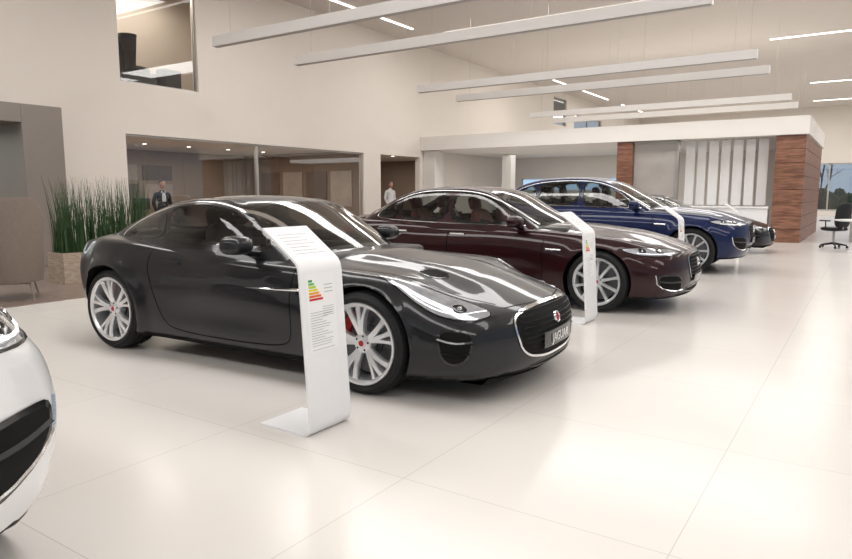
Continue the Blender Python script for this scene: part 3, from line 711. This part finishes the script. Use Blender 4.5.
glazing('window_5','y',XL-.1,35.5,40,4.9,5.7,2,.06)
glazing('window_6','x',Y1+.1,-4,13,.3,3.2,9,.08)
glazing('window_7','x',Y0-.1,-12,13,.2,4.8,10,.08)
glazing('window_8','y',XR+.1,-8,46,.2,4.8,18,.08)
def box1(name,a,c,m,**k):
    b=MB(); b.box(a,c); return b.obj(name,[m],smooth=False,**k)
box1('floor_office',(-20,1,-.1),(XL-.2,24,0),M['woodfl'])
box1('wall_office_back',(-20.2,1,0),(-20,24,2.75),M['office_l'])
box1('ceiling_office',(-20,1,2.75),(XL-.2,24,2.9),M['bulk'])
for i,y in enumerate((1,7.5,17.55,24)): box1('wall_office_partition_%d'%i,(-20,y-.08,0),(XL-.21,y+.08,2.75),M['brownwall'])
b=MB()
pm=[mat('poster_dark',(.16,.13,.115),.4,noise=.3,nscale=3),mat('poster_light',(.42,.37,.33),.4,noise=.3,nscale=3)]
for i in range(4):
    for j in range(2):
        y=9.3+i*1.3; z=1.15+j*.62; b.box((-19.99,y,z),(-19.96,y+1.1,z+.5),(i+j)%2)
for i in range(4):
    x=-19+i*1.15; b.box((x,17.43,.9),(x+.95,17.46,2.1),i%2)
b.obj('poster_grid',pm,smooth=False)
b=MB()
for i in range(4):
    b.box((-19.7,13.6+i*.9,0),(-19.3,14.4+i*.9,1.1),0); b.box((-19.29,13.63+i*.9,.05),(-19.28,14.37+i*.9,1.05),1)
b.obj('office_cabinet',[M['taupe'],M['brownwall']],smooth=False)
b=MB()
for i in range(9):
    for j in range(2):
        b.rev([(.001,0),(.05,0),(.06,.01)],16,0,'z',(-15.2-2.2*j,8.6+1.5*i,2.735))
b.obj('downlight_array',[M['led']])
def desk(name,loc,rotz=0,m='wood'):
    b=MB(); b.box((-.8,-.4,.71),(.8,.4,.75),0)
    for sx in (-.74,.74): b.box((sx-.03,-.36,0),(sx+.03,.36,.71),1)
    b.box((-.7,-.30,.35),(.7,-.28,.7),0)
    b.box((-.28,.1,.86),(.28,.12,1.2),2); b.box((-.03,.11,.75),(.03,.14,.9),2); b.box((-.14,.03,.75),(.14,.2,.76),2)
    b.obj(name,[M[m],M['alu'],M['blackpl']],bevel=.005,smooth=False,loc=loc,rotz=rotz)
desk('office_desk',(-17.6,11.6,0),1.57); desk('office_desk',(-17.4,15.2,0),1.57)
def office_chair(loc,rotz,z=0,sc=1):
    b=MB()
    for k in range(5):
        a=2*math.pi*k/5; b.tube([(0,0,.12),(.3*math.cos(a),.3*math.sin(a),.075)],[.03,.018],8,0)
        b.sph((.3*math.cos(a),.3*math.sin(a),.035),(.03,.03,.035),0,10,8)
    b.tube([(0,0,.1),(0,0,.42)],.028,10,1)
    q=lambda p:Vector([math.copysign(abs(c)**.6,c) for c in p])
    b.sph((0,0,.47),(.26,.25,.055),0,24,10,q)
    o=len(b.v); b.sph((-.24,0,.80),(.045,.23,.30),0,24,14,q)
    for i in range(o,len(b.v)):
        p=b.v[i]; b.v[i]=(p[0]-.12*(p[2]-.5)+.10*(p[1]/.23)**2*.4,p[1],p[2])
    b.tube([(-.05,0,.42),(-.25,0,.48),(-.29,0,.75)],.02,8,1)
    for s in (1,-1):
        b.tube([(-.05,s*.24,.45),(-.05,s*.30,.5),(-.03,s*.30,.66)],.014,8,0); b.box((-.15,s*.30-.03,.66),(.13,s*.30+.03,.69),0)
    b.obj('office_chair',[M['blackpl'],M['alu']],loc=(loc[0],loc[1],z),rotz=rotz)
office_chair((-16.4,11.8),3.1); office_chair((-16.2,15.2),3.0)
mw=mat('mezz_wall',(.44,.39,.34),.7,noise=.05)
box1('floor_mezzanine',(-16.2,7.7,3.5),(XL-.2,12.6,3.72),M['woodfl'])
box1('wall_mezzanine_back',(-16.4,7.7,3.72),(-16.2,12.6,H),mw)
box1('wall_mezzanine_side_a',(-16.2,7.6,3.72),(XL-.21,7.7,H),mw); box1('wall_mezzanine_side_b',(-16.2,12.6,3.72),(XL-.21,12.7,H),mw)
b=MB()
def boot(cx,cy,z0):
    b.tube([(cx,cy,z0+.04),(cx,cy,z0+.22),(cx,cy,z0+.5),(cx-.03,cy,z0+.78),(cx-.03,cy,z0+.86)],[.13,.12,.14,.19,.20],18,0)
    b.sph((cx+.16,cy+.02,z0+.09),(.30,.13,.10),0,20,10)
    b.box((cx-.14,cy-.10,z0),(cx+.42,cy+.12,z0+.04),0)
boot(0,0,.40); boot(-.05,.34,.40)
b.box((-.25,-.25,0),(.5,.5,.40),1)
b.obj('display_boots',[M['black'],M['blackpl']],loc=(-14.55,9.45,3.72),rotz=1.3)
box1('display_case',(-14.6,10.15,3.72),(-14.25,10.6,4.3),M['blackpl'],bevel=.01)
b=MB()
b.box((XL+.005,5.96,.008),(-12.5,6.68,2.9)); b.box((XL+.005,1.6,.008),(-12.5,2.3,2.9)); b.box((XL+.005,2.3,2.57),(-12.5,5.96,2.9))
b.obj('door_portal',[M['taupe']],smooth=False,bevel=.01)
glazing('window_9','y',XL-.1,1.9,5.9,0,2.57,3,.05)
box1('glazed_light_wall',(-15.9,1.2,0),(-15.8,7.3,2.7),mat('glazed_light_wall',(.50,.56,.54),.4,noise=.35,nscale=1.5))
b=MB(); b.box((-15.2,4.2,0),(-14.6,5.6,1.0)); b.box((-15.1,4.5,1.0),(-15.05,5.3,1.5)); b.obj('reception_console',[M['blackpl']],smooth=False,bevel=.01)
# pod
PY=20.4
box1('bulkhead_soffit',(XL+.01,PY,2.9),(-1.42,27.39,3.38),M['bulk'])
b=MB(); b.box((-2.2,PY+.1,0),(-1.48,27.35,2.89)); 
for i in range(1,8): b.box((-2.205,PY+.095,.36*i),(-1.475,27.35,.36*i+.008),1)
b.obj('wood_pier',[M['wood'],M['black']],smooth=False)
box1('wood_column',(-6.55,PY+.1,0),(-6.08,PY+.8,2.89),M['wood'])
b=MB(); b.box((-6.06,PY+.25,0),(-4.75,PY+.29,2.84),0); b.box((-6.06,PY+.2,2.84),(-4.72,PY+.35,2.89),1); b.box((-4.80,PY+.2,0),(-4.74,PY+.35,2.89),1)
b.obj('glass_partition',[mat('partition_glass',(.42,.39,.37),.15,coat=.5,noise=.15,nscale=2),M['alu']],smooth=False)
b=MB()
for i in range(7):
    x=-4.62+i*.325; rt=Matrix.Rotation(math.radians(12*(-1)**i),3,'Z'); b.box((x,PY+.55,1.0),(x+.25,PY+.58,2.86),0,rt)
    b.box((x+.11,PY+.55,2.86),(x+.13,PY+.58,2.89),1)
    b.box((x+.11,PY+.55,.02),(x+.13,PY+.58,1.0),1)
b.box((-4.7,PY+.53,0),(-2.28,PY+.61,.02),1)
b.obj('slatted_screen',[M['frost'],M['alu']],smooth=False)
b=MB(); b.box((-4.68,PY+.15,0),(-2.30,PY+.45,.92),0); b.box((-4.7,PY+.12,.92),(-2.28,PY+.48,.97),0); b.obj('reception_counter',[M['white']],smooth=False,bevel=.01)
wall_x('wall_pod',27.4,27.6,XL+.01,-1.5,0,3.38,[],M['bulk'])
b=MB(); b.box((-13.0,27.36,1.5),(-8.6,27.39,1.95),0)
for x in (-13,-11.5,-10.1,-8.65): b.box((x,27.33,1.45),(x+.05,27.39,2.0),1)
b.obj('window_10',[M['outwin'],M['alu']],smooth=False)
box1('white_pillar',(XL+.02,PY+.2,0),(-13.3,PY+.8,2.89),M['bulk']); box1('white_pillar',(-12.3,24,0),(-11.9,24.4,2.89),M['bulk'])

for y in (8.8,11.0,15.8,17.9,23.2,25.4,31.0,33.2):
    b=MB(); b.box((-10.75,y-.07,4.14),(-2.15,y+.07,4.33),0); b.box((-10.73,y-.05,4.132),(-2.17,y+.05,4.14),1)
    for x in (-10.3,-7.8,-5.1,-2.6): b.tube([(x,y,4.33),(x,y,H)],.003,5,2)
    b.obj('pendant_beam',[M['beam'],M['beamlow'],M['alu']],smooth=False)
def led(a,c,name='ceiling_led_strip'):
    b=MB(); b.box((a[0],a[1],H-.03),(c[0],c[1],H-.005)); b.obj(name,[M['led']],smooth=False)
for y,xa,xb in ((12.2,-12,-3.5),(19.2,-12,-2.0),(26.2,-3.2,9),(37.3,-2.7,9),(44.5,-3,9),(4.5,-12,-2),(-2,-8,8),(8,0,9),(14,0,9)):
    led((xa,y-.035),(xb,y+.035))
for ya,yb in ((13.4,18.2),(27.8,37.5),(40,45)): led((-12.65,ya),(-12.58,yb))
b=MB(); b.box((-10.12,5.05,.006),(-9.68,6.65,.46),0); b.box((-10.09,5.08,.44),(-9.71,6.62,.465),1); b.obj('grass_planter',[M['woodv'],M['soil']],smooth=False)
pl=bpy.data.objects['grass_planter']
b=MB()
for i in range(520):
    x=random.uniform(-10.08,-9.72); y=random.uniform(5.1,6.6); h=random.uniform(.65,1.16); a=random.uniform(0,6.28); d=random.uniform(.02,.22); w=random.uniform(.006,.013)
    sx,sy=-math.sin(a)*w,math.cos(a)*w; v=[];f=[]
    for j in range(6):
        t=j/5; cx=x+math.cos(a)*d*t*t; cy=y+math.sin(a)*d*t*t; ww=1-t*.92
        v+= [(cx-sx*ww,cy-sy*ww,.46+h*t),(cx+sx*ww,cy+sy*ww,.46+h*t)]
        if j: f.append((2*j-2,2*j-1,2*j+1,2*j))
    b.add(v,f,0)
g=b.obj('grass_blades',[M['leaf']],pl); 
def tub_chair(loc,rotz):
    e=empty('tub_chair',(loc[0],loc[1],.006),rotz); b=MB(); n=28; v=[];f=[]
    for i in range(n+1):
        a=math.radians(-125+250*i/n)+math.pi; hgt=1.27 if abs(i/n-.5)<.2 else 1.27-.45*((abs(i/n-.5)-.2)/.3)**1.3
        for rr_,z in ((.38,.22),(.40,.5),(.43,hgt-.03),(.42,hgt),(.36,hgt),(.35,hgt-.03),(.33,.5),(.31,.22)):
            v.append((rr_*math.cos(a),rr_*1.0*math.sin(a),z))
    K=8
    for i in range(n):
        for k2 in range(K): f.append((i*K+k2,i*K+(k2+1)%K,(i+1)*K+(k2+1)%K,(i+1)*K+k2))
    f+=[tuple(range(K)),tuple(n*K+k2 for k2 in range(K))[::-1]]
    b.add(v,f,0); b.obj('shell',[M['felt']],e,ang=50)
    b=MB(); b.sph((.04,0,.40),(.36,.33,.10),0,24,12,lambda p:Vector([math.copysign(abs(c)**.6,c) for c in p])); b.box((-.25,-.25,.2),(.3,.25,.34),0); b.obj('seat_cushion',[M['felt']],e)
    b=MB()
    for sx,sy in ((.26,.24),(.26,-.24),(-.24,.24),(-.24,-.24)): b.tube([(sx,sy,.24),(sx*1.2,sy*1.2,0)],[.015,.01],8,0)
    b.obj('legs',[M['taupe']],e)
tub_chair((-9.0,4.0),math.radians(150)); tub_chair((-9.3,2.7),math.radians(170))

def totem(x,y):
    e=empty('price_totem',(x,y,0)); W_=.34; th=.012
    pr=[(-.39,.006),(-.06,.006),(-.025,.012),(-.006,.035),(0,.075),(-.055,.90),(-.062,.93),(-.078,.955),(-.10,.972),(-.32,1.13)]
    P=[Vector((p[0],0,p[1])) for p in pr]
    v=[];f=[]
    for i,p in enumerate(P):
        t=(P[min(i+1,len(P)-1)]-P[max(i-1,0)]).normalized(); nn=Vector((t.z,0,-t.x))
        for yy in (0,W_): v.append((p.x+nn.x*th/2,yy,max(0,p.z+nn.z*th/2))); v.append((p.x-nn.x*th/2,yy,p.z-nn.z*th/2))
    for i in range(len(P)-1):
        a=4*i;c=4*i+4
        f+=[(a,a+2,c+2,c),(a+1,c+1,c+3,a+3),(a,c,c+1,a+1),(a+2,a+3,c+3,c+2)]
    f+=[(0,1,3,2),(len(v)-4,len(v)-2,len(v)-1,len(v)-3)]
    b=MB(); b.add(v,f,0); b.obj('folded_panel',[M['white']],e,ang=40)
    cols=[(.0,.30,.05),(.15,.5,.05),(.5,.65,.03),(.8,.65,.0),(.85,.35,.0),(.8,.12,.0),(.6,.01,.01)]
    mats=[mat('label_col_%d'%i,c,.6,noise=.02) for i,c in enumerate(cols)]+[M['ink'],mat('label_paper',(.88,.88,.88),.6,noise=.01)]
    b=MB()
    def q(y0,y1,z0,z1,m,o=.001):
        xs=lambda z:-.055*(z-.075)/(.825)+th/2+o
        b.add([(xs(z0),y0,z0),(xs(z0),y1,z0),(xs(z1),y1,z1),(xs(z1),y0,z1)],[(0,1,2,3)],m)
    q(.04,.27,.46,.89,8)
    for i in range(7): q(.06,.09+.013*i,.845-.017*i,.857-.017*i,i,.002)
    for i in range(5): q(.16,.25,.70-.012*i,.703-.012*i,7,.002)
    for i in range(3): q(.18,.25,.78+.02*i,.784+.02*i,7,.002)
    for i in range(14): q(.06,.15+random.uniform(0,.09),.675-.014*i,.678-.014*i,7,.002)
    q(.06,.24,.47,.473,7,.002)
    d=Vector((-.22,0,.158)).normalized(); nn=Vector((d.z,0,-d.x))
    for i in range(7):
        s=.03+.028*i; p=Vector((-.10,0,.972))+d*s+nn*(th/2+.001); p2=p+d*.004; y0=.05; y1=.2+random.uniform(0,.09)
        b.add([(p.x,y0,p.z),(p.x,y1,p.z),(p2.x,y1,p2.z),(p2.x,y0,p2.z)],[(0,1,2,3)],7)
    b.obj('printed_label',mats,e,smooth=False)
totem(-2.44,2.53); totem(-2.30,6.38); totem(-2.32,10.5); totem(-2.2,15.0)

# people
def person(name,loc,rotz,Ht,top,tie=False,lean=0):
    e=empty(name,(loc[0],loc[1],0),rotz); s=Ht/1.75
    e.scale=(s,s,s)
    J=[(0,0,.95,.135,.10),(0,0,1.12,.13,.095),(0,.0,1.30,.15,.105),(0,-.01,1.45,.085,.07),(0,0,1.55,.052,.052),
       (.10,0,.90,.095,.095),(.11,.02,.50,.062,.065),(.11,-.03,.10,.045,.05),(.12,.12,.04,.045,.035),
       (-.10,0,.90,.095,.095),(-.11,-.04,.50,.062,.065),(-.11,-.14,.10,.045,.05),(-.12,.0,.04,.045,.035),
       (.185,-.01,1.42,.06,.06),(.235,-.04,1.15,.05,.05),(.225,.10,.93,.034,.032),
       (-.185,-.01,1.42,.06,.06),(-.235,-.04,1.15,.05,.05),(-.20,.15,.98,.034,.032)]
    E=[(0,1),(1,2),(2,3),(3,4),(0,5),(5,6),(6,7),(7,8),(0,9),(9,10),(10,11),(11,12),(2,13),(13,14),(14,15),(2,16),(16,17),(17,18)]
    def skin(J,E,nm,mats,assign,sub=2):
        me=bpy.data.meshes.new(nm); me.from_pydata([j[:3] for j in J],E,[]); o=bpy.data.objects.new(nm,me); COL.objects.link(o)
        o.modifiers.new('s','SKIN'); 
        for i,j in enumerate(J): me.skin_vertices[0].data[i].radius=(j[3],j[4]); me.skin_vertices[0].data[i].use_root=(i==0)
        u=o.modifiers.new('u','SUBSURF'); u.levels=sub; u.render_levels=sub
        m2=bpy.data.meshes.new_from_object(o.evaluated_get(bpy.context.evaluated_depsgraph_get())); bpy.data.objects.remove(o)
        m2.materials.clear()
        for m in mats: m2.materials.append(m)
        for p in m2.polygons: p.material_index=assign(p.center)
        finish(m2,nm,e,True,180)
    def asg(c):
        if c.z>1.515: return 3
        if c.z<.075: return 2
        if c.z>1.22 and abs(c.x)<.06 and c.y>.04 and c.z<1.5: return 4 if (tie and abs(c.x)<.02) else 1
        if c.z<.92 and abs(c.x)<.19: return 2
        return 0
    skin(J,E,'body',[M[top],M['shirt'],M['trouser'],M['skin'],M['suit']],asg)
    for sd,w in ((1,Vector((.225,.10,.93))),(-1,Vector((-.20,.15,.98)))):
        HJ=[(w.x,w.y,w.z,.026,.022),(w.x,w.y+.025,w.z-.05,.034,.018)]; HE=[(0,1)]
        for k in range(4):
            dx=-.027+.018*k; L=[.055,.065,.06,.045][k]; b0=len(HJ)
            HJ+=[(w.x+dx,w.y+.035,w.z-.085,.010,.010),(w.x+dx*1.1,w.y+.05,w.z-.085-L*.55,.009,.009),(w.x+dx*1.1,w.y+.045,w.z-.085-L,.007,.007)]
            HE+=[(1,b0),(b0,b0+1),(b0+1,b0+2)]
        b0=len(HJ); t=-sd
        HJ+=[(w.x+t*.034,w.y+.035,w.z-.045,.011,.011),(w.x+t*.045,w.y+.055,w.z-.075,.009,.009)]; HE+=[(1,b0),(b0,b0+1)]
        skin(HJ,HE,'hand_'+('left' if sd>0 else 'right'),[M['skin']],lambda c:0,1)
    b=MB()
    def hf(p):
        x,y,z=p; 
        if z<0: x*=1-.35*z*z; y=y*(1-.12*z*z)+.06*(-z)
        if y>0: y*=.92
        if y>.6 and abs(x)<.22: y+=.22*(1-abs(x)/.22)*math.exp(-((z+.12)/.2)**2)
        if y>.5: y-=.07*math.exp(-((abs(x)-.38)/.16)**2-((z-.08)/.12)**2)
        return Vector((x,y,z))
    b.sph((0,.02,1.655),(.077,.098,.118),0,36,28,hf)
    b.sph((0,.006,1.675),(.083,.105,.113),1,28,18,lambda p:Vector((p.x,min(p.y,.62 if p.z>.45 else -.05+.9*max(0,p.z)),max(p.z,-.35))))
    for sx in (1,-1):
        b.sph((sx*.078,.01,1.65),(.012,.022,.032),0,10,8); b.sph((sx*.029,.098,1.663),(.012,.009,.008),2,10,8); b.sph((sx*.029,.106,1.663),(.005,.004,.005),1,8,6)
        b.tube([(sx*.014,.110,1.684),(sx*.03,.110,1.688),(sx*.045,.102,1.683)],.0035,6,1)
    b.tube([(-.024,.108,1.597),(0,.115,1.599),(.024,.108,1.597)],[.003,.006,.003],6,3)
    b.obj('head',[M['skin'],M['hair'],M['shirt'],M['cal']],e,ang=70)
    return e
person('man_in_suit',(-14.45,10.05),math.radians(-95),1.64,'suit',True)
person('man_in_shirt',(-14.7,19.75),math.radians(-100),1.76,'shirt')

office_chair((-.65,19.1),2.4); office_chair((.35,20.6),2.8); office_chair((.0,23.0),.3)
b=MB()
b.rev([(.001,.70),(.55,.70),(.62,.715),(.62,.735),(.001,.74)],40,0,'z'); b.rev([(.34,0),(.30,.05),(.22,.3),(.24,.7)],32,0,'z')
b.obj('round_desk',[M['white']],loc=(.0,18.1,0))
desk('office_desk',(.4,22.0,0),0,'white')
# outside
box1('outside_ground',(-60,-60,-.4),(80,120,-.25),mat('asphalt_grass',(.16,.18,.13),.9,noise=.3,nscale=.5))
def tree(x,y,h):
    b=MB()
    def br(p,d,L,r,k):
        q=p+d*L; b.tube([p,(p+q)/2+Vector((random.uniform(-1,1),random.uniform(-1,1),0))*L*.05,q],[r,r*.8,r*.6],5,0,False)
        if k==0: return
        for j in range(3 if k>1 else 4):
            nd=(d+Vector((random.uniform(-1,1),random.uniform(-1,1),random.uniform(-.15,.7)))*.75).normalized(); br(q if j else (p+q)/2,nd,L*random.uniform(.6,.8),r*.55,k-1)
    br(Vector((0,0,-.3)),Vector((0,0,1)),h*.32,h*.014,4)
    b.obj('bare_tree',[mat('bark',(.09,.08,.075),.9,noise=.3)],loc=(x,y,-.1))
for x,y,h in ((-3,58,9),(1,62,11),(4,57,8),(8,61,10),(12,57,9),(-7,63,11)): tree(x,y,h)
b=MB()
for i in range(60):
    b.sph((-14+i*.7,random.uniform(66,68),.6),(.8,.8,random.uniform(.7,1.3)),0,10,7,lambda p:p*random.uniform(.85,1.1))
b.obj('hedge_row',[mat('hedge',(.05,.08,.04),.9,noise=.5,nscale=3)])

# ------------------------------------------------------------ lights
def area(name,loc,sx,sy,power,col=(1,.985,.965)):
    l=bpy.data.lights.new(name,'AREA'); l.shape='RECTANGLE'; l.size=sx; l.size_y=sy; l.energy=power; l.color=col
    o=bpy.data.objects.new(name,l); COL.objects.link(o); o.location=loc; return o
for i,y in enumerate((-3,4,11,18,26,35,43)): 
    area('ceiling_fill_light',(-6,y,H-.1),11,1.5,355)  # added area lamps without fittings, widened to soften reflections
    area('ceiling_fill_light',(6,y,H-.1),11,1.5,300)
area('office_light',(-16.5,12.5,2.68),4,8,190,(1,.88,.76)); area('office_light',(-16.5,20.5,2.68),3,4,80,(1,.9,.8)); area('office_light',(-14.9,4,2.68),1.2,4,110,(.95,1,1))
area('pod_light',(-8,23.5,2.85),8,3,120); area('mezzanine_light',(-15.2,10,H-.15),1.2,3,110,(1,.92,.82))
w=bpy.data.worlds.new('world'); S.world=w; w.use_nodes=True; nt=w.node_tree
bg=nt.nodes['Background']; sky=nt.nodes.new('ShaderNodeTexSky'); sky.sky_type='HOSEK_WILKIE'; sky.turbidity=6; sky.sun_direction=Vector((.3,-.6,.5)).normalized()
mx=nt.nodes.new('ShaderNodeMixRGB'); mx.inputs[0].default_value=.75; mx.inputs[2].default_value=(.58,.74,.95,1)
nt.links.new(sky.outputs[0],mx.inputs[1]); nt.links.new(mx.outputs[0],bg.inputs[0]); bg.inputs[1].default_value=.75
# ------------------------------------------------------------ camera
cd=bpy.data.cameras.new('camera'); cd.sensor_width=36; cd.lens=661/852*36; cd.clip_end=400; cd.clip_start=.05
c=bpy.data.objects.new('camera',cd); COL.objects.link(c); c.location=(0,0,1.32); c.rotation_euler=(math.radians(90-7.37),0,math.radians(33.6)); S.camera=c
